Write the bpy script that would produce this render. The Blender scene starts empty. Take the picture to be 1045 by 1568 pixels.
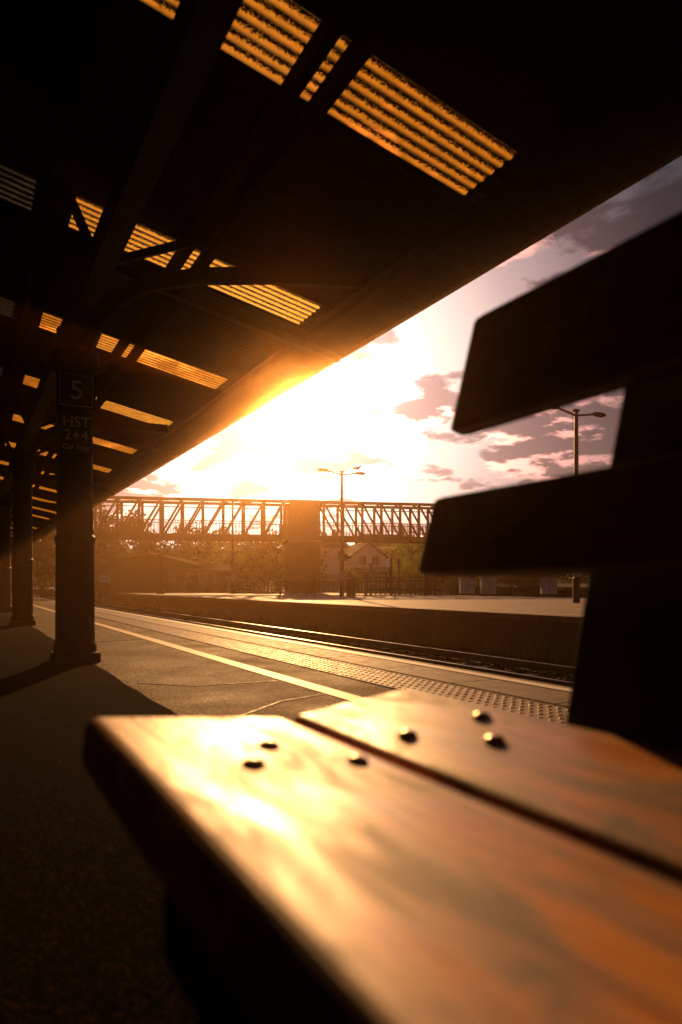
import bpy, math, random
import numpy as np
from mathutils import Vector, Matrix
random.seed(7); rng=np.random.default_rng(7)
sc=bpy.context.scene
TH=math.radians(28.9); c_,s_=math.cos(TH),math.sin(TH)
def V(x,D,z=0.0): return Vector((x*c_+D*s_, -x*s_+D*c_, z))
SAZ,SEL=math.radians(24.2),math.radians(15.3)
S=Vector((math.sin(SAZ)*math.cos(SEL),math.cos(SAZ)*math.cos(SEL),math.sin(SEL)))

# ---------------- materials
def newmat(name):
    m=bpy.data.materials.new(name); m.use_nodes=True
    nt=m.node_tree; b=nt.nodes['Principled BSDF']; return m,nt,b
def noise(nt,scale,detail=6,vec=None,rough=.6,dist=0):
    n=nt.nodes.new('ShaderNodeTexNoise'); n.inputs['Scale'].default_value=scale
    n.inputs['Detail'].default_value=detail; n.inputs['Roughness'].default_value=rough
    n.inputs['Distortion'].default_value=dist
    if vec is not None: nt.links.new(vec,n.inputs['Vector'])
    return n
def ocoord(nt,scale=(1,1,1)):
    t=nt.nodes.new('ShaderNodeTexCoord'); mp=nt.nodes.new('ShaderNodeMapping')
    mp.inputs['Scale'].default_value=scale
    nt.links.new(t.outputs['Object'],mp.inputs['Vector']); return mp.outputs['Vector']
def ramp(nt,fac,stops):
    r=nt.nodes.new('ShaderNodeValToRGB'); e=r.color_ramp.elements
    while len(e)<len(stops): e.new(0.5)
    for i,(p,col) in enumerate(stops):
        e[i].position=p
        e[i].color=(col[0],col[1],col[2],1) if isinstance(col,(tuple,list)) else (col,col,col,1)
    nt.links.new(fac,r.inputs['Fac']); return r.outputs['Color']
def mat(name,c1,c2,scale=5,rough=(.6,.8),bump=.2,bscale=40,metal=0,stretch=(1,1,1),spec=.5,bdist=.01):
    m,nt,b=newmat(name); v=ocoord(nt,stretch)
    n=noise(nt,scale,8,v); col=ramp(nt,n.outputs['Fac'],[(.3,c1),(.7,c2)])
    nt.links.new(col,b.inputs['Base Color'])
    n2=noise(nt,scale*2.3,5,v); rr=ramp(nt,n2.outputs['Fac'],[(.3,rough[0]),(.7,rough[1])])
    nt.links.new(rr,b.inputs['Roughness'])
    b.inputs['Metallic'].default_value=metal; b.inputs['Specular IOR Level'].default_value=spec
    if bump>0:
        n3=noise(nt,bscale,4,v); bp=nt.nodes.new('ShaderNodeBump')
        bp.inputs['Strength'].default_value=bump; bp.inputs['Distance'].default_value=bdist
        nt.links.new(n3.outputs['Fac'],bp.inputs['Height']); nt.links.new(bp.outputs['Normal'],b.inputs['Normal'])
    return m
M={}
def tarmac(name,c1,c2,speck,rough,spec,bs,vs=95,thr=(.78,.95)):
    m,nt,b=newmat(name); v=ocoord(nt)
    n=noise(nt,2.2,8,v,.65); col=ramp(nt,n.outputs['Fac'],[(.3,c1),(.7,c2)])
    vo=nt.nodes.new('ShaderNodeTexVoronoi'); vo.inputs['Scale'].default_value=vs; nt.links.new(v,vo.inputs['Vector'])
    sep=nt.nodes.new('ShaderNodeSeparateColor'); nt.links.new(vo.outputs['Color'],sep.inputs[0])
    mx=nt.nodes.new('ShaderNodeMixRGB'); nt.links.new(ramp(nt,sep.outputs[0],[(thr[0],0.),(thr[1],1.)]),mx.inputs[0])
    nt.links.new(col,mx.inputs[1]); mx.inputs[2].default_value=(*speck,1); nt.links.new(mx.outputs[0],b.inputs['Base Color'])
    n2=noise(nt,1.3,6,v); nt.links.new(ramp(nt,n2.outputs['Fac'],[(.3,rough[0]),(.7,rough[1])]),b.inputs['Roughness'])
    b.inputs['Specular IOR Level'].default_value=spec
    bp=nt.nodes.new('ShaderNodeBump'); bp.inputs['Strength'].default_value=bs; bp.inputs['Distance'].default_value=.003
    nt.links.new(vo.outputs['Distance'],bp.inputs['Height']); nt.links.new(bp.outputs['Normal'],b.inputs['Normal'])
    return m
M['asphalt']=tarmac('asphalt',(.022,.008,.003),(.14,.06,.02),(.30,.16,.065),(.65,.9),.06,1.,60,(.7,.95))
M['tarmac']=tarmac('painted_shade_tarmac',(.001,.0013,.001),(.003,.0027,.002),(.035,.018,.007),(.95,1.),.005,.8,170,(.7,1.))  # near-black base colour paints in the roof-edge shade
M['coping']=mat('coping_stone',(.06,.027,.012),(.17,.09,.042),6,(.6,.8),.3,60,spec=.2)
M['tactile']=mat('tactile_paving',(.17,.085,.032),(.29,.16,.065),5,(.5,.7),.2,80,spec=.25)
M['platform_far']=mat('platform_surface',(.10,.046,.026),(.21,.11,.065),.8,(.6,.8),.3,30,spec=.3)
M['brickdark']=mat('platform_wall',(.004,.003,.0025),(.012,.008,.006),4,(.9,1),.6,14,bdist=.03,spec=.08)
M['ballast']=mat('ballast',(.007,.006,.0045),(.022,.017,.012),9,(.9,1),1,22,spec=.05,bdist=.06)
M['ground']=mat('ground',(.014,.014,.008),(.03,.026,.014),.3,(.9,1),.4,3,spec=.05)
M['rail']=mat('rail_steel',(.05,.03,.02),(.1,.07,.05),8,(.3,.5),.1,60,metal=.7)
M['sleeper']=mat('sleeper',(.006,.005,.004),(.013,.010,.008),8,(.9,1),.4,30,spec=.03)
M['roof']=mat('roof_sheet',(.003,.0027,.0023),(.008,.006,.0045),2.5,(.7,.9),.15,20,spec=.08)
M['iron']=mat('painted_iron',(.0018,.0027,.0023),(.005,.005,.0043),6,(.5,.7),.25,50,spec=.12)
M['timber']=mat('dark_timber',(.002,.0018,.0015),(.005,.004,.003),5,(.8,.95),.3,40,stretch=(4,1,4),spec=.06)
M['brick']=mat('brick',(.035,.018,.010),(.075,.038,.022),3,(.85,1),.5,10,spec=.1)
M['steel']=mat('bridge_steel',(.005,.004,.0035),(.012,.009,.007),4,(.6,.8),.2,30,spec=.12)
M['white']=mat('white_render',(.7,.64,.6),(.82,.78,.74),1,(.8,.95),.1,10)
M['slate']=mat('slate_roof',(.04,.022,.018),(.08,.048,.038),2,(.9,1),.3,12,spec=.05)
M['clad']=mat('dark_cladding',(.010,.010,.009),(.022,.02,.018),1.5,(.8,.95),.3,5,stretch=(6,6,.3),spec=.1)
M['glass']=mat('window_glass',(.02,.02,.025),(.04,.04,.05),2,(.05,.15),0)
M['grey']=mat('grey_panel',(.3,.27,.25),(.42,.38,.35),2,(.6,.8),.1,10)
M['galv']=mat('galvanised_post',(.015,.013,.012),(.03,.026,.022),8,(.5,.7),.1,40,metal=.3)
M['bark']=mat('bark',(.02,.015,.01),(.05,.037,.025),3,(.9,1),.8,12)
M['gull']=mat('gull_feathers',(.5,.48,.45),(.65,.62,.6),6,(.8,.9),.1,20)
M['conc']=mat('bench_frame',(.004,.006,.007),(.012,.013,.015),6,(.6,.8),.4,60,spec=.2)
M['bolt']=mat('bolt_steel',(.30,.22,.15),(.45,.35,.26),20,(.25,.4),.1,80,metal=.9)
M['carpaint']=mat('car_paint',(.25,.25,.26),(.27,.27,.28),2,(.2,.3),0)
M['rubber']=mat('rubber',(.01,.01,.01),(.02,.02,.02),5,(.8,.9),0)
M['signface']=mat('sign_face',(.005,.006,.005),(.010,.010,.009),6,(.5,.7),.05,40,spec=.15)
M['signtext']=mat('sign_lettering',(.3,.29,.25),(.5,.48,.42),30,(.6,.8),0)
def wood(name,c1,c2,r1,r2,lo=.35,spec=.42):
    m,nt,b=newmat(name); v=ocoord(nt,(26,1.2,26))
    n=noise(nt,1.6,8,v,.62,1.2); col=ramp(nt,n.outputs['Fac'],[(.30,c1),(.5,c2),(.72,tuple(x*1.25 for x in c2))])
    v2=ocoord(nt,(4.0,1.1,1)); n2=noise(nt,4.2,7,v2,.65,.9)
    mx=nt.nodes.new('ShaderNodeMixRGB'); mx.blend_type='MULTIPLY'; mx.inputs[0].default_value=1
    nt.links.new(col,mx.inputs[1]); nt.links.new(ramp(nt,n2.outputs['Fac'],[(.38,lo),(.58,1.)]),mx.inputs[2])
    nt.links.new(mx.outputs[0],b.inputs['Base Color'])
    nt.links.new(ramp(nt,n2.outputs['Fac'],[(.36,r2),(.62,r1)]),b.inputs['Roughness'])
    b.inputs['Specular IOR Level'].default_value=spec
    b.inputs['Specular Tint'].default_value=(1,.86,1,1)
    bp=nt.nodes.new('ShaderNodeBump'); bp.inputs['Strength'].default_value=.6; bp.inputs['Distance'].default_value=.002
    nt.links.new(n.outputs['Fac'],bp.inputs['Height']); nt.links.new(bp.outputs['Normal'],b.inputs['Normal'])
    return m
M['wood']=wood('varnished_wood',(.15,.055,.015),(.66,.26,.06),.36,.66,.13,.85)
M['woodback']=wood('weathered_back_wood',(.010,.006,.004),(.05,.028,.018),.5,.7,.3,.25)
def paint(name,col,base,t=(.36,.46)):
    m,nt,b=newmat(name); v=ocoord(nt)
    n=noise(nt,28,8,v,.7); nt.links.new(ramp(nt,n.outputs['Fac'],[(t[0],base),(t[1],col)]),b.inputs['Base Color'])
    b.inputs['Roughness'].default_value=.6; return m
M['yellow']=paint('worn_yellow_paint',(.88,.6,.3),(.12,.08,.05),(.3,.42))
M['whitep']=paint('worn_white_paint',(.85,.72,.6),(.15,.12,.09),(.3,.42))
def leafmat(name,c1,c2,tf=.45):
    m,nt,b=newmat(name); out=nt.nodes['Material Output']; v=ocoord(nt)
    n=noise(nt,.7,4,v); col=ramp(nt,n.outputs['Fac'],[(.35,c1),(.65,c2)])
    nt.links.new(col,b.inputs['Base Color']); b.inputs['Roughness'].default_value=.8; b.inputs['Specular IOR Level'].default_value=.1
    tr=nt.nodes.new('ShaderNodeBsdfTranslucent'); nt.links.new(col,tr.inputs['Color'])
    mx=nt.nodes.new('ShaderNodeMixShader'); mx.inputs[0].default_value=tf
    nt.links.new(b.outputs[0],mx.inputs[1]); nt.links.new(tr.outputs[0],mx.inputs[2]); nt.links.new(mx.outputs[0],out.inputs['Surface'])
    return m
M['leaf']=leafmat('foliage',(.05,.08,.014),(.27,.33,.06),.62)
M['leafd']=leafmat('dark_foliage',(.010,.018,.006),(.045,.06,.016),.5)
M['grass']=leafmat('grass',(.03,.045,.012),(.09,.11,.025))
PIT=.5/6
def rooflight(name,tint,tl,lo,hi):
    m,nt,b=newmat(name); out=nt.nodes['Material Output']
    t=nt.nodes.new('ShaderNodeTexCoord'); sp=nt.nodes.new('ShaderNodeSeparateXYZ'); nt.links.new(t.outputs['Object'],sp.inputs[0])
    m1=nt.nodes.new('ShaderNodeMath'); m1.operation='MULTIPLY'; m1.inputs[1].default_value=-2*math.pi/PIT; nt.links.new(sp.outputs['Y'],m1.inputs[0])
    m2=nt.nodes.new('ShaderNodeMath'); m2.operation='SINE'; nt.links.new(m1.outputs[0],m2.inputs[0])
    n=noise(nt,70,6,t.outputs['Object'],.9)
    m3=nt.nodes.new('ShaderNodeMath'); m3.operation='MULTIPLY_ADD'; m3.inputs[1].default_value=8.5; nt.links.new(n.outputs['Fac'],m3.inputs[0]); nt.links.new(m2.outputs[0],m3.inputs[2])
    r=nt.nodes.new('ShaderNodeMapRange'); r.inputs['From Min'].default_value=lo; r.inputs['From Max'].default_value=hi; nt.links.new(m3.outputs[0],r.inputs['Value'])
    n5=noise(nt,6,4,t.outputs['Object'],.6)
    tr=nt.nodes.new('ShaderNodeBsdfTranslucent')
    nt.links.new(ramp(nt,n5.outputs['Fac'],[(.35,tuple(q*.7 for q in tint)),(.6,tint)]),tr.inputs['Color'])
    tp=nt.nodes.new('ShaderNodeBsdfTransparent'); tp.inputs['Color'].default_value=(*tl,1)
    ad=nt.nodes.new('ShaderNodeMixShader'); ad.inputs[0].default_value=.4
    nt.links.new(tr.outputs[0],ad.inputs[1]); nt.links.new(tp.outputs[0],ad.inputs[2])
    b.inputs['Base Color'].default_value=(.008,.007,.006,1); b.inputs['Roughness'].default_value=.9
    mx=nt.nodes.new('ShaderNodeMixShader'); nt.links.new(r.outputs[0],mx.inputs[0])
    nt.links.new(b.outputs[0],mx.inputs[1]); nt.links.new(ad.outputs[0],mx.inputs[2]); nt.links.new(mx.outputs[0],out.inputs['Surface'])
    return m
M['light']=rooflight('grp_rooflight',(1.,.50,.045),(1.,.52,.09),3.75,4.3)
M['lightd']=rooflight('dirty_rooflight',(.06,.065,.06),(.03,.03,.03),4.0,5.0)

# ---------------- builder
class B:
    def __init__(s): s.v=[];s.f=[];s.m=[];s.mats=[]
    def mi(s,k):
        if k not in s.mats: s.mats.append(k)
        return s.mats.index(k)
    def add(s,vs,fs,k,T=None):
        o=len(s.v); i=s.mi(k)
        for p in vs:
            p=Vector(p); s.v.append(tuple(T@p if T is not None else p))
        for f in fs: s.f.append(tuple(a+o for a in f)); s.m.append(i)
    def box(s,c,d,k,T=None):
        x,y,z=[a/2 for a in d]; c=Vector(c)
        vs=[c+Vector((sx*x,sy*y,sz*z)) for sz in(-1,1) for sy in(-1,1) for sx in(-1,1)]
        s.add(vs,[(0,2,3,1),(4,5,7,6),(0,1,5,4),(2,6,7,3),(0,4,6,2),(1,3,7,5)],k,T)
    def beam(s,p0,p1,w,h,k,T=None):
        p0,p1=Vector(p0),Vector(p1); d=(p1-p0).normalized()
        up=Vector((0,0,1)) if abs(d.z)<.95 else Vector((1,0,0))
        r=d.cross(up).normalized()*w/2; u=r.cross(d).normalized()*h/2
        vs=[p+a*r+b*u for p in(p0,p1) for a,b in((-1,-1),(1,-1),(1,1),(-1,1))]
        s.add(vs,[(0,1,2,3)[::-1],(4,5,6,7),(0,1,5,4),(1,2,6,5),(2,3,7,6),(3,0,4,7)],k,T)
    def tube(s,pts,rad,k,n=10,T=None,cap=True):
        pts=[Vector(p) for p in pts]; vs=[];fs=[]
        for i,p in enumerate(pts):
            d=(pts[min(i+1,len(pts)-1)]-pts[max(i-1,0)]).normalized()
            ref=Vector((0,0,1)) if abs(d.z)<.9 else Vector((1,0,0))
            a=d.cross(ref).normalized(); b=a.cross(d)
            R=rad[i] if isinstance(rad,(list,tuple)) else rad
            for j in range(n):
                t=2*math.pi*j/n; vs.append(p+a*R*math.cos(t)+b*R*math.sin(t))
        for i in range(len(pts)-1):
            for j in range(n):
                fs.append((i*n+j,i*n+(j+1)%n,(i+1)*n+(j+1)%n,(i+1)*n+j))
        if cap: fs.append(tuple(range(n))[::-1]); fs.append(tuple(range((len(pts)-1)*n,len(pts)*n)))
        s.add(vs,fs,k,T)
    def build(s,name,parent=None,smooth=False,bevel=0):
        me=bpy.data.meshes.new(name); me.from_pydata(s.v,[],s.f)
        for k in s.mats: me.materials.append(M[k])
        me.polygons.foreach_set('material_index',s.m)
        if smooth: me.polygons.foreach_set('use_smooth',[True]*len(s.f))
        me.update()
        ob=bpy.data.objects.new(name,me); sc.collection.objects.link(ob)
        if parent: ob.parent=parent
        if bevel:
            bv=ob.modifiers.new('b','BEVEL'); bv.width=bevel; bv.segments=3; bv.limit_method='ANGLE'
        return ob
def empty(name,loc=(0,0,0)):
    e=bpy.data.objects.new(name,None); sc.collection.objects.link(e); e.location=loc; return e
def sheet(name,x0,x1,y0,y1,z,k):
    b=B(); b.add([(x0,y0,z),(x1,y0,z),(x1,y1,z),(x0,y1,z)],[(0,1,2,3)],k); return b.build(name)

# ---------------- ground, platforms, tracks
sheet('ground',-2500,2500,-1500,3500,-1.0,'ground')
PE=3.31
b=B(); b.box(((PE-.5-6)/2-.0,50,-.5),(6+PE-.5,140,1.0),'asphalt'); b.build('platform')
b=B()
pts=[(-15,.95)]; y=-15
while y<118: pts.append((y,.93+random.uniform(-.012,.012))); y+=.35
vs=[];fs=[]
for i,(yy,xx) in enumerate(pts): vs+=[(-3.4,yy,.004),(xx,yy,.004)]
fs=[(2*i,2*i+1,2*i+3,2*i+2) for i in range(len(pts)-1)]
b.add(vs,fs,'tarmac'); b.build('painted_shade_strip')  # dark strip laid where the canopy's shade belongs; shade is in its colour
b=B(); y=-18
while y<118:
    b.box((PE-.215,y+.445,-.497),(.55,.885,1.0),'coping'); y+=.9
b.build('platform_edge_coping',bevel=0)
sheet('yellow_safety_line',1.89,2.01,-15,118,.004,'yellow')
sheet('white_edge_line',PE-.11,PE-.02,-15,118,.0075,'whitep')
b=B(); y=-2
while y<60:
    b.box((2.55,y+.2,.001),(.395,.395,.012),'tactile')
    if y<32:
        for i in range(6):
            for j in range(6):
                cx=2.55-.165+.066*i; cy=y+.035+.066*j
                n=6; vs=[(cx+.016*math.cos(t*math.tau/n),cy+.016*math.sin(t*math.tau/n),.0072) for t in range(n)]+[(cx+.010*math.cos(t*math.tau/n),cy+.010*math.sin(t*math.tau/n),.0115) for t in range(n)]
                b.add(vs,[(t,(t+1)%n,n+(t+1)%n,n+t) for t in range(n)]+[tuple(range(n,2*n))],'tactile')
    y+=.4
b.build('tactile_paving')
b=B()
for pts in ([(1.0,4.6),(1.3,4.3),(1.85,4.25)],[(1.2,3.2),(1.55,3.5),(1.88,3.6)],[(1.0,2.6),(1.4,2.72),(1.88,2.65)],[(1.0,8.1),(1.88,8.3)]):
    for p,q in zip(pts,pts[1:]):
        b.beam((*p,.001),(*q,.001),.012,.005,'iron')
b.build('tar_joint')
sheet('ballast',PE-.02,10.95,-60,400,-.93,'ballast')
for xr,nm in ((4.76,0),(8.37,1)):
    e=empty('railway_track'); b=B()
    for g in (-.7175,.7175):
        b.box((xr+g,150,-.765),(.07,420,.03),'rail'); b.box((xr+g,150,-.82),(.018,420,.09),'rail'); b.box((xr+g,150,-.872),(.14,420,.016),'rail')
    b.build('rails',e)
    b=B(); y=-10
    while y<110: b.box((xr,y,-.965),(2.5,.25,.10),'sleeper'); y+=.65
    b.build('sleepers',e)
b=B()
for i in range(12000):
    x=random.uniform(6.3,10.7); y=random.uniform(4,45); r=random.uniform(.02,.05)
    t=Matrix.Translation((x,y,-.915))@Matrix.Rotation(random.random()*6,4,Vector((random.random(),random.random(),1)).normalized())
    b.add([(r,0,0),(-r,0,0),(0,r*.8,0),(0,-r*.8,0),(0,0,r*.7),(0,0,-r*.7)],[(0,2,4),(2,1,4),(1,3,4),(3,0,4),(2,0,5),(1,2,5),(3,1,5),(0,3,5)],'ballast',t)
b.build('ballast_stones')
FX=10.9
b=B(); b.box((FX+8.55,80,-.5),(16.0,260,1.0),'platform_far')
b.box((FX+.16,80,-.56),(.30,260,.88),'brickdark'); b.build('opposite_platform')
b=B(); y=-50
while y<210: b.box((FX+.25,y+.6,-.06),(.6,1.19,.13),'coping'); y+=1.2
b.build('opposite_platform_coping')
sheet('opposite_edge_line',FX+.62,FX+.74,-50,210,.004,'whitep')
sheet('opposite_tactile_strip',FX+.95,FX+1.35,-50,210,.004,'tactile')
b=B()
for i in range(9000):
    y=random.uniform(3,60); cl=math.sin(y*1.3)+math.sin(y*3.1+1)+random.uniform(-1.2,1.2)
    if cl<-.2: continue
    x=FX-abs(random.gauss(0,.28))-.02; h=random.uniform(.08,.34)*(1+.35*cl); a=random.uniform(0,6.28); w=random.uniform(.008,.02)
    l=random.uniform(0,.5)*h; dx,dy=math.cos(a),math.sin(a)
    b.add([(x-dy*w,y+dx*w,-.94),(x+dy*w,y-dx*w,-.94),(x+dx*l,y+dy*l,-.94+h)],[(0,1,2)],'grass')
b.build('trackside_grass')

# ---------------- canopy
canopy=empty('station_canopy')
def rz(x): return 3.75-.2*x
Y0,Y1=-4.0,57.0; P=PIT
ys=np.arange(Y0,Y1+1e-6,P/8)
def isrow(y): return (y-3.0)%2.5<.5
def corr(name,x0,x1,sel,k):
    zz=.006*np.sin(2*np.pi*(ys)/P)
    vs=[];fs=[]
    for i,y in enumerate(ys):
        vs.append((x0,y,rz(x0)+zz[i])); vs.append((x1,y,rz(x1)+zz[i]))
    for i in range(len(ys)-1):
        if sel((ys[i]+ys[i+1])/2): fs.append((2*i,2*i+1,2*i+3,2*i+2))
    b=B(); b.add(vs,fs,k); return b.build(name,canopy,smooth=True)
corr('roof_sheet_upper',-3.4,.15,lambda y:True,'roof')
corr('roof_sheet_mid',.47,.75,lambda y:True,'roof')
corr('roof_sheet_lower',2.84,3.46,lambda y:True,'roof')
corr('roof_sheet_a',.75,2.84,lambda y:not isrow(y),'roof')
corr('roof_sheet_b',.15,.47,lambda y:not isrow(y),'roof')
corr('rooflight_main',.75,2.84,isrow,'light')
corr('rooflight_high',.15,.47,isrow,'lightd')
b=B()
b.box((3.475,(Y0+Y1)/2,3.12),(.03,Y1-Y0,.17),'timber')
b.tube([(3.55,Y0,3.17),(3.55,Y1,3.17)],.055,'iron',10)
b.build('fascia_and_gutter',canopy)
b=B()
L=Y1-Y0; ym=(Y0+Y1)/2
for x in (1.57,1.74):
    b.box((x,ym,rz(x)-.065),(.07,L,.10),'timber')
for x in (.58,2.95,-.6,-1.8): b.box((x,ym,rz(x)-.05),(.06,L,.07),'timber')
b.box((.83,ym,2.90),(.14,L,.20),'iron')
y=6.2-6
while y<Y1:
    b.beam((-3.2,y,rz(-3.2)-.13),(3.4,y,rz(3.4)-.075),.07,.08,'iron')
    y+=6.0
for y in np.arange(2.2,Y1,3.0):
    b.beam((.86,y,2.98),(1.54,y+.05,rz(1.54)-.11),.055,.055,'iron')
    b.beam((.86,y,2.98),(.60,y,rz(.6)-.08),.055,.055,'iron')
b.build('beams',canopy)
b=B()
for ci in range(-1,9):
    cy=6.2+6*ci; cx=.83
    if cy>Y1: break
    b.box((cx,cy,.04),(.36,.36,.08),'iron')
    pr=[(.08,.175),(.14,.175),(.18,.16),(1.0,.155),(1.02,.165),(1.06,.165),(1.08,.15),(2.3,.14),(2.45,.155),(2.5,.2),(2.62,.2),(2.66,.15),(2.82,.15)]
    b.tube([(cx,cy,z) for z,_ in pr],[r for _,r in pr],'iron',20)
    A=Vector((cx,cy-.1,0)); E=Vector((2.80,cy-1.45,0))
    prof=[(.0,1.65),(.01,1.85),(.03,2.05),(.06,2.22),(.09,2.33),(.13,2.43),(.18,2.51),(.24,2.56),(.3,2.59),(.45,2.62),(.7,2.60),(1,2.53)]
    for (s0,z0),(s1,z1) in zip(prof,prof[1:]):
        b.beam(A.lerp(E,s0)+Vector((0,0,z0+.58)),A.lerp(E,s1+.004)+Vector((0,0,z1+.58)),.06,.13,'iron')
    b.beam(A.lerp(E,.0)+Vector((0,0,2.86)),A.lerp(E,.16)+Vector((0,0,3.08)),.05,.06,'iron')
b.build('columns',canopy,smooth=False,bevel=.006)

sg=empty('platform_number_sign')
b=B(); b.box((.80,5.93,2.235),(.30,.05,.30),'signface'); b.box((.80,5.902,2.235),(.255,.006,.255),'signtext'); b.box((.80,5.897,2.235),(.245,.006,.245),'signface')
b.box((.80,6.0,2.235),(.06,.12,.06),'iron'); b.build('panel',sg)
cs=empty('car_stop_sign')
b=B(); b.box((.80,5.93,1.88),(.25,.03,.34),'signface'); b.box((.80,6.0,1.9),(.06,.12,.06),'iron'); b.build('panel',cs,bevel=.004)
def text(s,x,z,size,par,y):
    cu=bpy.data.curves.new('lettering','FONT'); cu.body=s; cu.size=size; cu.align_x='CENTER'; cu.extrude=.001
    o=bpy.data.objects.new('lettering_'+s.replace(' ','_').lower(),cu); sc.collection.objects.link(o)
    o.location=(x,y,z); o.rotation_euler=(math.pi/2,0,0); cu.materials.append(M['signtext']); o.parent=par
text('5',.80,2.16,.22,sg,5.885); text('HST',.80,1.94,.12,cs,5.905); text('2+4',.80,1.83,.12,cs,5.905); text('Car Stop',.80,1.755,.058,cs,5.905)

st=empty('station_building')
b=B(); b.box((-3.6,30,2.2),(.35,90,4.4),'brick'); b.build('walls',st)
b=B()
for yy in range(-10,74,5):
    b.box((-3.415,yy,1.7),(.05,1.1,1.5),'white'); b.box((-3.39,yy,1.7),(.03,.95,1.35),'glass'); b.box((-3.36,yy,.9),(.12,1.3,.07),'coping')
b.build('windows',st)
b=B()
for yy in range(-8,74,10): b.box((-3.40,yy+.5,1.05),(.07,.95,2.1),'timber'); b.box((-3.4,yy+.5,2.15),(.1,1.1,.1),'white')
b.build('doors',st)
b=B(); b.add([(-3.4,-15,4.45),(-3.4,75,4.45),(-9,75,7),(-9,-15,7)],[(0,1,2,3)],'slate'); b.build('roof',st)

# ---------------- the bench in the foreground
bench=empty('wooden_bench')
def plank(name,p0,p1,th,y0,y1,k,r=.012):
    p0,p1=Vector((p0[0],0,p0[1])),Vector((p1[0],0,p1[1])); d=(p1-p0); w=d.length; d.normalize(); n=Vector((-d.z,0,d.x))
    prof=[]
    for cx,cy,a0 in ((w-r,-r,0),(r,-r,90),(r,-th+r,180),(w-r,-th+r,270)):
        for t in range(0,91,15):
            a=math.radians(a0+t); prof.append((cx+r*math.cos(a),cy+r*math.sin(a)))
    N=len(prof); vs=[]
    Ys=[y0,y0+.004,y0+.012]+list(np.linspace(y0+.03,y1-.03,22))+[y1-.012,y1-.004,y1]
    NY=len(Ys)-1
    for j,yy in enumerate(Ys):
        e=min(yy-y0,y1-yy); ins=.008 if e<.001 else (.0035 if e<.006 else (.001 if e<.013 else 0))
        for a,q in prof:
            aa=a+(ins if a<w/2 else -ins); qq=q+(ins if q<-th/2 else -ins)
            P3=p0+d*aa+n*qq; vs.append((P3.x,yy,P3.z))
    fs=[(j*N+i,j*N+(i+1)%N,(j+1)*N+(i+1)%N,(j+1)*N+i) for j in range(NY) for i in range(N)]
    fs.append(tuple(range(N))); fs.append(tuple(range(NY*N,(NY+1)*N))[::-1])
    b=B(); b.add(vs,fs,k); return b.build(name,bench)
H=.65
plank('seat_front',(.145,H-.180),(.447,H-.208),.075,-.75,1.0,'wood',.020)
plank('seat_rear',(.457,H-.208),(.69,H-.178),.055,-.75,1.0,'wood',.014)
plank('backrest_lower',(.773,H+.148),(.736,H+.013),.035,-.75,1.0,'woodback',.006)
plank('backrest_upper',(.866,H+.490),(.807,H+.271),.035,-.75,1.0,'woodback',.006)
b=B()
for (ya,yb) in ((.50,.67),(-.65,-.5)):
    pr=[(.715,H-.20),(.745,H-.06),(.762,H+.01),(.80,H+.15),(.832,H+.27),(.88,H+.45)]
    vs=[];n=len(pr)
    for x,z in pr: vs+= [(x,ya,z),(x+.09,ya,z),(x+.09,yb,z),(x,yb,z)]
    fs=[]
    for i in range(n-1):
        for j in range(4): fs.append((4*i+j,4*i+(j+1)%4,4*i+4+(j+1)%4,4*i+4+j))
    fs+=[(3,2,1,0),(4*n-4,4*n-3,4*n-2,4*n-1)]
    b.add(vs,fs,'conc')
    b.box((.47,(ya+yb)/2,H-.325),(.60,yb-ya,.085),'conc')
    b.box((.30,(ya+yb)/2,.15),(.09,yb-ya-.02,.34),'conc'); b.box((.70,(ya+yb)/2,.19),(.10,yb-ya-.02,.42),'conc')
    b.box((.49,(ya+yb)/2,.0),(.60,yb-ya+.03,.07),'conc')
b.build('supports',bench,bevel=.006)
b=B()
def bolt(x,y,z,nx):
    T=Matrix.Translation((x,y,z))@Matrix.Rotation(nx,4,'Y')
    pr=[(0,.012),(.002,.0135),(.005,.012),(.0075,.008),(.009,.003)]
    vs=[];n=14
    for zz,r in pr:
        for j in range(n): vs.append((r*math.cos(j*math.tau/n),r*math.sin(j*math.tau/n),zz))
    fs=[(i*n+j,i*n+(j+1)%n,(i+1)*n+(j+1)%n,(i+1)*n+j) for i in range(4) for j in range(n)]+[tuple(range(4*n,5*n))]
    b.add(vs,fs,'bolt',T)
for x,y in ((.269,.68),(.325,.77),(.395,.676),(.2,-.55),(.38,-.55)): bolt(x,y,H-.1805-.0927*(x-.145),.092)
for x,y in ((.515,.75),(.633,.74),(.573,.646),(.55,-.55)): bolt(x,y,H-.2085+.1288*(x-.457),-.128)
b.build('bolts',bench,smooth=True)

# ---------------- lamp posts
def lamp(x,y,arms=(-1.45,1.45)):
    e=empty('lamp_post',(x,y,0)); b=B()
    b.tube([(0,0,0),(0,0,.9),(0,0,.95),(0,0,7.0)],[.13,.13,.10,.07],'galv',10)
    for a in arms:
        b.tube([(0,0,6.85),(a*.6,0,7.0),(a*.72,0,7.02)],.04,'galv',6)
        sgn=1 if a>0 else -1
        vs=[];n=8
        for t,w,h in ((0,.05,.05),(.12,.13,.08),(.45,.15,.09),(.62,.07,.04)):
            xx=a*.62+sgn*t
            for j in range(n):
                q=j*math.tau/n; vs.append((xx,w*math.cos(q),7.03+h*math.sin(q)))
        fs=[(i*n+j,i*n+(j+1)%n,(i+1)*n+(j+1)%n,(i+1)*n+j) for i in range(3) for j in range(n)]+[tuple(range(n)),tuple(range(3*n,4*n))]
        b.add(vs,fs,'galv')
    b.box((0,0,7.03),(.2,.14,.09),'galv')
    b.build('post_and_lanterns',e)
    b=B(); b.box((0,-.11,2.2),(.5,.03,.35),'signface'); b.box((0,-.1,1.2),(.22,.1,.5),'grey'); b.build('fixings',e)
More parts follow.
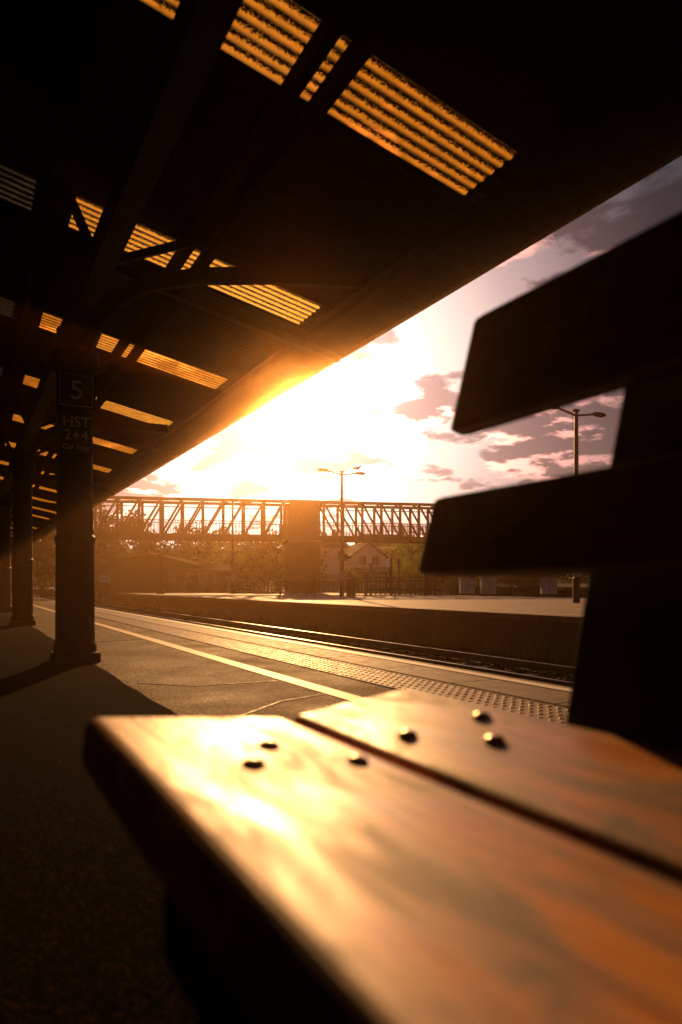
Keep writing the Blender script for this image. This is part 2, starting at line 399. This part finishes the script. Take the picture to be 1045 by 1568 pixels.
for x,y in ((18.6,33.6),(17.9,49.5),(18.5,92),(18.6,2.0),(19.6,17.7)): lamp(x,y)
b=B(); g=Vector((18.6+1.0,33.6,7.13))
b.tube([g+Vector(p) for p in ((-.30,0,.12),(-.2,0,.15),(-.08,0,.17),(.06,0,.19),(.15,0,.24),(.19,0,.30),(.22,0,.345),(.27,0,.345),(.29,0,.34))],[.012,.05,.085,.095,.07,.045,.05,.035,.012],'gull',10)
b.tube([g+Vector((.28,0,.34)),g+Vector((.35,0,.325))],[.014,.004],'grey',6)
b.tube([g+Vector((-.36,.05,.13)),g+Vector((-.1,.085,.19)),g+Vector((.08,.08,.2))],[.008,.035,.02],'grey',6)
b.tube([g+Vector((-.36,-.05,.13)),g+Vector((-.1,-.085,.19)),g+Vector((.08,-.08,.2))],[.008,.035,.02],'grey',6)
for q in(-.03,.03): b.tube([g+Vector((.0,q,-.02)),g+Vector((.01,q,.12))],.008,'grey',5)
b.build('seagull',smooth=True)

# ---------------- footbridge
fb=empty('railway_footbridge')
A=V(-30.1,54); E=V(23.5,64.1); L=(E-A).length; ex=(E-A).normalized(); ey=Vector((-ex.y,ex.x,0))
T=Matrix(((ex.x,ey.x,0,A.x),(ex.y,ey.y,0,A.y),(0,0,1,0),(0,0,0,1)))
pw=1.72; zb,zt=4.75,7.85; xp=(V(-3.2,59.1)-A).dot(ex)
b=B()
for off in (0,2.7):
    b.box((L/2,off,zb),(L,.22,.42),'steel',T); b.box((L/2,off,zt),(L,.26,.24),'steel',T)
    b.box((L/2,off,zt-.36),(L,.05,.08),'steel',T)
    x=xp-int(xp/pw)*pw
    while x<L:
        b.box((x,off,(zb+zt)/2),(.22,.16,zt-zb),'steel',T)
        if x<xp-.5: b.beam((x+.05,off,zb+.15),(x+pw-.05,off,zt-.1),.09,.17,'steel',T)
        else: b.beam((x+.05,off,zt-.1),(x+pw-.05,off,zb+.15),.09,.17,'steel',T)
        x+=pw
x=.3
while x<L:
    b.box((x,.14,zb+.75),(.04,.03,1.2),'steel',T); b.box((x,2.56,zb+.75),(.04,.03,1.2),'steel',T)
    x+=.28
b.box((L/2,.14,zb+1.35),(L,.06,.06),'steel',T); b.box((L/2,2.56,zb+1.35),(L,.06,.06),'steel',T)
x=xp-int(xp/pw)*pw
while x<L: b.box((x,1.35,zt),(.1,2.6,.1),'steel',T); b.box((x,1.35,zb-.05),(.12,2.6,.2),'steel',T); x+=pw
b.box((L/2,1.35,zb+.09),(L,2.44,.06),'timber',T)
b.build('truss',fb)
b=B(); b.box((xp,1.35,1.8),(2.75,3.6,5.2),'brick',T); b.box((xp,1.35,4.45),(3.0,3.8,.16),'coping',T)
b.box((xp,-.12,(zb+zt)/2+.05),(2.6,.12,zt-zb+.2),'brick',T); b.box((xp,2.82,(zb+zt)/2),(2.6,.12,zt-zb+.1),'brick',T)
b.box((xp-24.5,1.35,1.8),(2.4,3.4,5.2),'brick',T); b.box((xp+21,1.35,1.8),(2.4,3.4,5.2),'brick',T)
b.build('piers',fb)

# ---------------- buildings
def local(x,D,rot=0):
    p=V(x,D,-1); a=-TH+rot
    return Matrix.Translation(p)@Matrix.Rotation(a,4,'Z')
def house(name,x,D,w,d,hw,hr,wallk,roofk,rot=0,gable_front=False,wins=(),door=None,chim=True):
    e=empty(name); T=local(x,D,rot); b=B()
    if gable_front:
        vs=[(-w/2,0,0),(w/2,0,0),(w/2,0,hw),(0,0,hw+hr),(-w/2,0,hw)]; vs+=[(a,d,c) for a,_,c in vs]
        b.add(vs,[(0,1,2,3,4),(9,8,7,6,5),(0,5,6,1),(1,6,7,2),(4,9,5,0)],wallk,T); b.build('walls',e)
        b=B(); o=.35; r=hr/(w/2)
        for sg_ in(-1,1):
            b.add([(0,-o,hw+hr+.1),(0,d+o,hw+hr+.1),(sg_*(w/2+o),d+o,hw-o*r+.1),(sg_*(w/2+o),-o,hw-o*r+.1),
                   (0,-o,hw+hr+.25),(0,d+o,hw+hr+.25),(sg_*(w/2+o),d+o,hw-o*r+.25),(sg_*(w/2+o),-o,hw-o*r+.25)],
                  [(0,1,2,3),(4,5,6,7),(0,3,7,4),(3,2,6,7),(1,2,6,5)],roofk,T)
    else:
        vs=[(-w/2,0,0),(-w/2,d,0),(-w/2,d,hw),(-w/2,d/2,hw+hr),(-w/2,0,hw)]; vs+=[(w/2,q,c) for _,q,c in vs]
        b.add(vs,[(0,1,2,3,4),(9,8,7,6,5),(0,5,9,4),(1,6,7,2)],wallk,T); b.build('walls',e)
        b=B(); o=.35; r=hr/(d/2)
        for y0,sg_ in((0,-1),(d,1)):
            yo=y0+sg_*o
            b.add([(-w/2-o,d/2,hw+hr+.1),(w/2+o,d/2,hw+hr+.1),(w/2+o,yo,hw-o*r+.1),(-w/2-o,yo,hw-o*r+.1),
                   (-w/2-o,d/2,hw+hr+.25),(w/2+o,d/2,hw+hr+.25),(w/2+o,yo,hw-o*r+.25),(-w/2-o,yo,hw-o*r+.25)],
                  [(0,1,2,3),(4,5,6,7),(0,3,7,4),(3,2,6,7),(1,2,6,5)],roofk,T)
    if chim: b.box((w*.3,d*.5,hw+hr+.4),(.6,.6,1.6),'brick',T); b.box((w*.3,d*.5,hw+hr+1.3),(.25,.25,.35),'brick',T)
    b.build('roof',e)
    b=B()
    for wx,wz,ww,wh in wins:
        b.box((wx,-.02,wz),(ww+.16,.06,wh+.16),'grey',T); b.box((wx,-.05,wz),(ww,.05,wh),'glass',T); b.box((wx,-.08,wz),(.05,.04,wh),'grey',T)
    if wins: b.build('windows',e)
    if door:
        b=B(); b.box((door[0],-.04,door[2]/2),(door[1],.1,door[2]),'grey',T); b.build('door',e)
    return e
house('warehouse',-18.6,66,12,14,3.1,1.5,'clad','slate',0.0,True,[(2.6,2.4,1.0,.7),(4.4,2.4,1.0,.7)],None,False)
house('warehouse',-11.6,64.2,4.6,8,2.9,.6,'clad','slate',0,False,[(-1,2.3,1.3,.9)],(1.3,1.2,2.5),False)
house('white_house',-.9,84,3.4,6,6.3,1.0,'white','slate',.3,False,[(-.9,5.4,.7,.9),(.9,5.4,.7,.9)],None)
house('white_house',3.3,82,4.4,7,5.0,1.6,'white','slate',.3,True,[(-.8,4.6,.8,1.),(.9,4.6,.8,1.)],None)
house('terraced_house',9,112,9,8,8.0,2.0,'white','slate',.3,False,[(-3,6.6,1,1.2),(0,6.6,1,1.2),(3,6.6,1,1.2)],None)
house('terraced_house',-5.5,125,7,8,8,2.2,'brick','slate',-.1,False,[(-2,7,1,1.2),(2,7,1,1.2)],None)
house('low_depot',6.5,74,10.5,7,2.9,.5,'grey','slate',0,False,[(-4,2.2,1,.6),(-1,2.2,1,.6),(2,2.2,1,.6)],(4.2,1.2,2.2),False)
house('low_depot',20.5,62,14,6,1.25,.3,'clad','slate',0,False,[],None,False)
house('terraced_house',24,110,14,8,6.5,2.6,'brick','slate',0,False,[(-4,5.5,1,1.2),(0,5.5,1,1.2),(4,5.5,1,1.2)],None)
for x,D in ((11.2,52),(9.6,52),(15.2,50)):
    b=B(); T=local(x,D); b.box((0,0,1.55),(1.1,.6,1.1),'grey',T); b.box((0,0,2.14),(1.2,.7,.08),'grey',T); b.box((0,-.31,1.55),(.03,.02,1.0),'iron',T); b.box((.2,-.33,1.6),(.04,.05,.15),'iron',T); b.build('equipment_cabinet')

def fence(name,x0,D0,x1,D1,h,sp=.22,k='steel',z0=-1):
    p,q=V(x0,D0,z0),V(x1,D1,z0); L=(q-p).length; d=(q-p).normalized(); b=B(); t=0;i=0
    while t<L:
        a=p+d*t
        if i%12==0: b.box((a.x,a.y,z0+h/2),(.14,.14,h+.15),k)
        else:
            hh=h-.08; b.box((a.x,a.y,z0+hh/2),(.07,.03,hh),k)
            b.add([(a.x-.03,a.y,z0+hh),(a.x+.03,a.y,z0+hh),(a.x,a.y,z0+hh+.1)],[(0,1,2)],k)
        t+=sp;i+=1
    for zz in (.35,h-.35): b.beam(p+Vector((0,0,zz)),q+Vector((0,0,zz)),.05,.07,k)
    b.build(name)
fence('palisade_fence',-2.2,56,7.5,52,2.6,.26)
fence('palisade_fence',-24,60,-2.4,57,1.9,.3)
fence('palisade_fence',7.6,55,26,49,1.55,.25)
fence('platform_railing',1.6,44,6.6,43,1.25,.32,'steel',0)
b=B()
for x,h in ((2.0,2.7),(3.4,3.0),(3.9,3.0),(5.9,2.8)):
    p=V(x,46,0); b.tube([p,p+Vector((0,0,h-.6))],.08,'steel',6)
b.build('gate_posts')
def pbench(x,y,rot):
    T=Matrix.Translation((x,y,0))@Matrix.Rotation(rot,4,'Z'); b=B()
    for q in (-.16,-.02,.12): b.box((0,q,.45),(1.8,.11,.04),'timber',T)
    for z,q in((.65,.24),(.8,.28)): b.box((0,q,z),(1.8,.03,.11),'timber',T)
    for q in(-.7,.7):
        b.box((q,-.15,.21),(.06,.06,.42),'iron',T); b.beam((q,.17,0),(q,.3,.88),.05,.05,'iron',T); b.box((q,0,.415),(.05,.44,.03),'iron',T)
    b.build('platform_bench',bevel=0)
p=V(-2.6,37); pbench(p.x,p.y,-TH); p=V(-.7,37); pbench(p.x,p.y,-TH)
b=B(); p=V(.55,38)
b.tube([p+Vector((0,0,0)),p+Vector((0,0,.05)),p+Vector((0,0,.9)),p+Vector((0,0,1.0)),p+Vector((0,0,1.08))],[.22,.26,.28,.3,.12],'iron',14); b.build('litter_bin')
b=B(); p=V(-13.2,50,0)
b.tube([p,p+Vector((0,0,2.9))],.08,'iron',8); T=local(-13.2,50)
b.box((0,-.1,3.5),(.45,.25,.8),'signface',T); b.box((0,-.1,2.6),(.7,.1,.35),'signface',T); b.box((0,0,1.35),(.5,.35,.7),'iron',T)
b.build('signal_post')
b=B(); T=local(-16.6,48); b.tube([(0,0,1),(0,0,2.1)],.04,'iron',6,T); b.box((0,-.04,2.1),(.7,.03,.5),'white',T); b.box((0,-.06,2.1),(.5,.02,.12),'brick',T); b.build('warning_sign')
def car(x,D,rot):
    e=empty('parked_car'); T=local(x,D,rot); w=.85
    pr=[(-2.1,.35),(-2.15,.75),(-1.95,.95),(-1.2,1.02),(-.75,1.45),(.6,1.5),(1.25,1.15),(1.95,1.0),(2.15,.8),(2.15,.35)]
    b=B(); n=len(pr)
    vs=[]
    for sd in(-1,1):
        for a,z in pr: vs.append((a,sd*(w if z<1.1 else w*.78),z))
    b.add(vs,[tuple(range(n)),tuple(range(n,2*n))[::-1]]+[(i,(i+1)%n,n+(i+1)%n,n+i) for i in range(n)],'carpaint',T); b.build('body',e,bevel=.04)
    b=B()
    for sd in(-1,1): b.add([(-1.05,sd*.85,1.05),(-.7,sd*.70,1.40),(.5,sd*.70,1.43),(1.0,sd*.85,1.08)],[(0,1,2,3)],'glass',T)
    b.build('windows',e)
    b=B()
    for a in(-1.35,1.35):
        for sd in(-1,1): b.tube([(a,sd*.72,.32),(a,sd*.9,.32)],.32,'rubber',14,T); b.tube([(a,sd*.9,.32),(a,sd*.915,.32)],.18,'galv',10,T)
    b.build('wheels',e)
car(-8.6,60.5,.2)

# ---------------- vegetation
def crown(b,cen,R,n,ls,k,clumps=26,seed=0):
    r=np.random.default_rng(seed); cl=[]
    while len(cl)<clumps:
        p=r.uniform(-1,1,3)
        if np.linalg.norm(p)<1 : cl.append((p,r.uniform(.16,.36)))
    vs=[];fs=[]
    for i in range(n):
        p,s=cl[r.integers(clumps)]
        q=p+r.normal(0,1,3)*s*.6; q=q*np.array(R)+np.array(cen)
        a=r.normal(0,1,3); a/=np.linalg.norm(a); u=np.cross(a,r.normal(0,1,3)); u/=np.linalg.norm(u)
        a*=ls*r.uniform(.5,1.2); u*=ls*r.uniform(.3,.7); o=len(vs)
        vs+=[tuple(q-a),tuple(q+u),tuple(q+a),tuple(q-u)]; fs.append((o,o+1,o+2,o+3))
    b.add(vs,fs,k)
def tree(x,D,h,R,k='leaf',n=1500,ls=.28,seed=0,name='broadleaf_tree',z0=-1):
    p=V(x,D,z0); b=B(); rr=random.Random(seed)
    b.tube([p,p+Vector((.1,0,h*.25)),p+Vector((-.1,.1,h*.5)),p+Vector((.05,0,h*.85))],[.28*h/9,.2*h/9,.14*h/9,.04],'bark',8)
    for i in range(7):
        a=rr.random()*6.28; z=h*rr.uniform(.3,.6); 
        b.tube([p+Vector((0,0,z)),p+Vector((math.cos(a)*R*.4,math.sin(a)*R*.4,z+h*.14)),p+Vector((math.cos(a)*R*.8,math.sin(a)*R*.8,z+h*.25))],[.09*h/9,.06*h/9,.02],'bark',5)
    crown(b,(p.x,p.y,z0+h*.62),(R,R,h*.42),n,ls,k,28,seed)
    b.build(name)
i=0
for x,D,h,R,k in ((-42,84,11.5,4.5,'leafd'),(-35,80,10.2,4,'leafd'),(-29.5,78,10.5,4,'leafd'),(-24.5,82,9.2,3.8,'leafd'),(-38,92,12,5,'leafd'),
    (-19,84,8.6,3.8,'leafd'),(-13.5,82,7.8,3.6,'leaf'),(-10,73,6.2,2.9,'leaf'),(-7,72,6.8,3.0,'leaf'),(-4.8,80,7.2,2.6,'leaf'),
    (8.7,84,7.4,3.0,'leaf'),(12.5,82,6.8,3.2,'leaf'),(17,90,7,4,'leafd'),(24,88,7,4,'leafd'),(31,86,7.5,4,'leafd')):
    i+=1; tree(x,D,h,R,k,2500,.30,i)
for x,D,h,R in ((-8.2,64,4.4,1.8),(-5.9,63,4.6,1.7),(.8,60,2.8,.9),(6.8,70,4.8,1.7),(9.0,66,4.8,1.7),(10.9,64,3.8,1.5),(-26,66,4.5,3),(-3.9,66,4.0,1.4)):
    i+=1; tree(x,D,h,R,'leaf',1600,.15,i,'shrub')
b=B(); r=random.Random(3)
for j in range(46):
    x=-95+j*4.3+r.uniform(-1,1); far=x>-22; D=(215 if far else 130)+r.uniform(-8,12); h=r.uniform(9.5,14)*(.95 if far else 1.0); p=V(x,D,-1)
    crown(b,(p.x,p.y,h*.5),(4.8,4.8,h*.5),480,.65,'leafd',14,100+j)
b.build('woodland_belt')
n=90; vs=[];fs=[]
for i_ in range(n):
    for j_,(D,f) in enumerate(((230,0),(300,.45),(380,.8),(460,1),(600,.6),(900,0))):
        x=(-1+2*i_/(n-1))*D*1.6; t=i_/(n-1)
        hh=(26+9*math.sin(t*7+1)+5*math.sin(t*19)+2*math.sin(t*47))*f
        vs.append(tuple(V(x,D,-1.2+hh)))
m=6
fs=[(a*m+q,(a+1)*m+q,(a+1)*m+q+1,a*m+q+1) for a in range(n-1) for q in range(m-1)]
b=B(); b.add(vs,fs,'ground'); b.build('hills',smooth=True)

# ---------------- air volumes: bloom glow added under the canopy, faint haze over the far yard
def air(key,name,dens,g,col,cen,dim,T=None):
    m=bpy.data.materials.new(name); m.use_nodes=True; nt=m.node_tree; nt.nodes.remove(nt.nodes['Principled BSDF'])
    vsn=nt.nodes.new('ShaderNodeVolumeScatter'); vsn.inputs['Density'].default_value=dens; vsn.inputs['Anisotropy'].default_value=g
    vsn.inputs['Color'].default_value=(*col,1)
    nt.links.new(vsn.outputs[0],nt.nodes['Material Output'].inputs['Volume']); M[key]=m
    b=B(); b.box(cen,dim,key,T); b.build(name)
air('haze','bloom_volume',.0070,.945,(1,.57,.24),(.9,12,1.86),(8.2,26,3.7))  # added volume; its forward scatter imitates bloom around the sun
air('haze2','distant_haze',.0003,.80,(1,.70,.42),(0,45,8),(130,100,20),local(5,45))

# ---------------- sun + world
sl=bpy.data.lights.new('sun','SUN'); sl.energy=5; sl.angle=math.radians(.55); sl.color=(1,.48,.15)
so=bpy.data.objects.new('sun',sl); sc.collection.objects.link(so); so.rotation_euler=S.to_track_quat('Z','Y').to_euler()
w=bpy.data.worlds.new('World'); sc.world=w; w.use_nodes=True; nt=w.node_tree; N=nt.nodes; Lk=nt.links
bg=N['Background']; out=N['World Output']
sky=N.new('ShaderNodeTexSky'); sky.sky_type='NISHITA'; sky.sun_disc=False; sky.sun_elevation=SEL; sky.sun_rotation=SAZ; sky.dust_density=3
Lk.new(sky.outputs[0],bg.inputs['Color']); bg.inputs['Strength'].default_value=.003
tc=N.new('ShaderNodeTexCoord'); 
def vm(op,a=None,b_=None):
    n=N.new('ShaderNodeVectorMath'); n.operation=op
    for i_,q in enumerate((a,b_)):
        if q is None: continue
        if isinstance(q,(tuple,Vector)): n.inputs[i_].default_value=tuple(q)
        else: Lk.new(q,n.inputs[i_])
    return n
def mm(op,a,b_=None,c=None,clamp=False):
    n=N.new('ShaderNodeMath'); n.operation=op; n.use_clamp=clamp
    for i_,q in enumerate((a,b_,c)):
        if q is None: continue
        if isinstance(q,(int,float)): n.inputs[i_].default_value=q
        else: Lk.new(q,n.inputs[i_])
    return n.outputs[0]
dirn=vm('NORMALIZE',tc.outputs['Generated']).outputs[0]
dot=vm('DOT_PRODUCT',dirn,S).outputs['Value']
ang=mm('ARCCOSINE',mm('MINIMUM',dot,.99999)); fa=mm('DIVIDE',ang,math.pi)
base=ramp(nt,fa,[(0,(1,.96,.92)),(.035,(.68,.62,.57)),(.07,(.40,.315,.28)),(.105,(.20,.135,.13)),(.135,(.080,.055,.060)),(.165,(.020,.018,.022)),(.21,(.010,.010,.013)),(.30,(.006,.006,.008)),(.5,(.03,.028,.028)),(1,(.045,.042,.042))])
sep=N.new('ShaderNodeSeparateXYZ'); Lk.new(dirn,sep.inputs[0])
den=mm('ADD',mm('MAXIMUM',sep.outputs['Z'],0),.22)
cmb=N.new('ShaderNodeCombineXYZ'); Lk.new(mm('DIVIDE',sep.outputs['X'],den),cmb.inputs[0]); Lk.new(mm('DIVIDE',sep.outputs['Y'],den),cmb.inputs[1]); Lk.new(mm('MULTIPLY',sep.outputs['Z'],3.0),cmb.inputs[2])
n1=noise(nt,2.7,8,cmb.outputs[0],.56,.1)
off=vm('ADD',cmb.outputs[0],(-.03,-.065,.03)).outputs[0]
n2=noise(nt,2.7,8,off,.56,.1)
cover=mm('ADD',n1.outputs['Fac'],mm('MULTIPLY',mm('MINIMUM',mm('SUBTRACT',fa,.10),.1),.7))
cloud=N.new('ShaderNodeMapRange'); cloud.interpolation_type='SMOOTHSTEP'; cloud.inputs['From Min'].default_value=.455; cloud.inputs['From Max'].default_value=.52; Lk.new(cover,cloud.inputs['Value'])
rim=N.new('ShaderNodeMapRange'); rim.interpolation_type='SMOOTHSTEP'; rim.inputs['From Min'].default_value=-.005; rim.inputs['From Max'].default_value=.065
Lk.new(mm('SUBTRACT',n2.outputs['Fac'],n1.outputs['Fac']),rim.inputs['Value'])
def mixc(f,a,b_,mode='MIX'):
    n=N.new('ShaderNodeMixRGB'); n.blend_type=mode
    for i_,q in enumerate((f,a,b_)):
        if isinstance(q,(int,float)): n.inputs[i_].default_value=q
        elif isinstance(q,tuple): n.inputs[i_].default_value=(*q,1)
        else: Lk.new(q,n.inputs[i_])
    return n.outputs[0]
body=mixc(1,base,(.32,.245,.30),'MULTIPLY')
lit=mixc(1,base,(3.4,2.1,1.7),'MULTIPLY')
cl=mixc(rim.outputs[0],body,lit)
col=mixc(mm('MULTIPLY',cloud.outputs[0],.94),base,cl)
hz=mm('POWER',2.718,mm('MULTIPLY',mm('MAXIMUM',sep.outputs['Z'],0),-7.0))
hs=mm('POWER',mm('MAXIMUM',mm('MULTIPLY_ADD',dot,.5,.5),0),10)
col=mixc(mm('MULTIPLY',mm('MULTIPLY',hz,hs),.9),col,(.15,.075,.05),'ADD')
bg2=N.new('ShaderNodeBackground'); Lk.new(col,bg2.inputs['Color']); bg2.inputs['Strength'].default_value=2.9
ad=N.new('ShaderNodeAddShader'); Lk.new(bg.outputs[0],ad.inputs[0]); Lk.new(bg2.outputs[0],ad.inputs[1]); Lk.new(ad.outputs[0],out.inputs['Surface'])

# ---------------- camera
cd=bpy.data.cameras.new('camera'); cam=bpy.data.objects.new('camera',cd); sc.collection.objects.link(cam); sc.camera=cam
cam.location=(0,0,.65); cam.rotation_euler=(math.pi/2,0,-TH)
cd.lens=24; cd.sensor_width=36; cd.shift_y=.0714; cd.clip_start=.02; cd.clip_end=6000
cd.dof.use_dof=True; cd.dof.focus_distance=16; cd.dof.aperture_fstop=2.3
sc.view_settings.view_transform='Standard'; sc.view_settings.look='None'; sc.view_settings.exposure=0
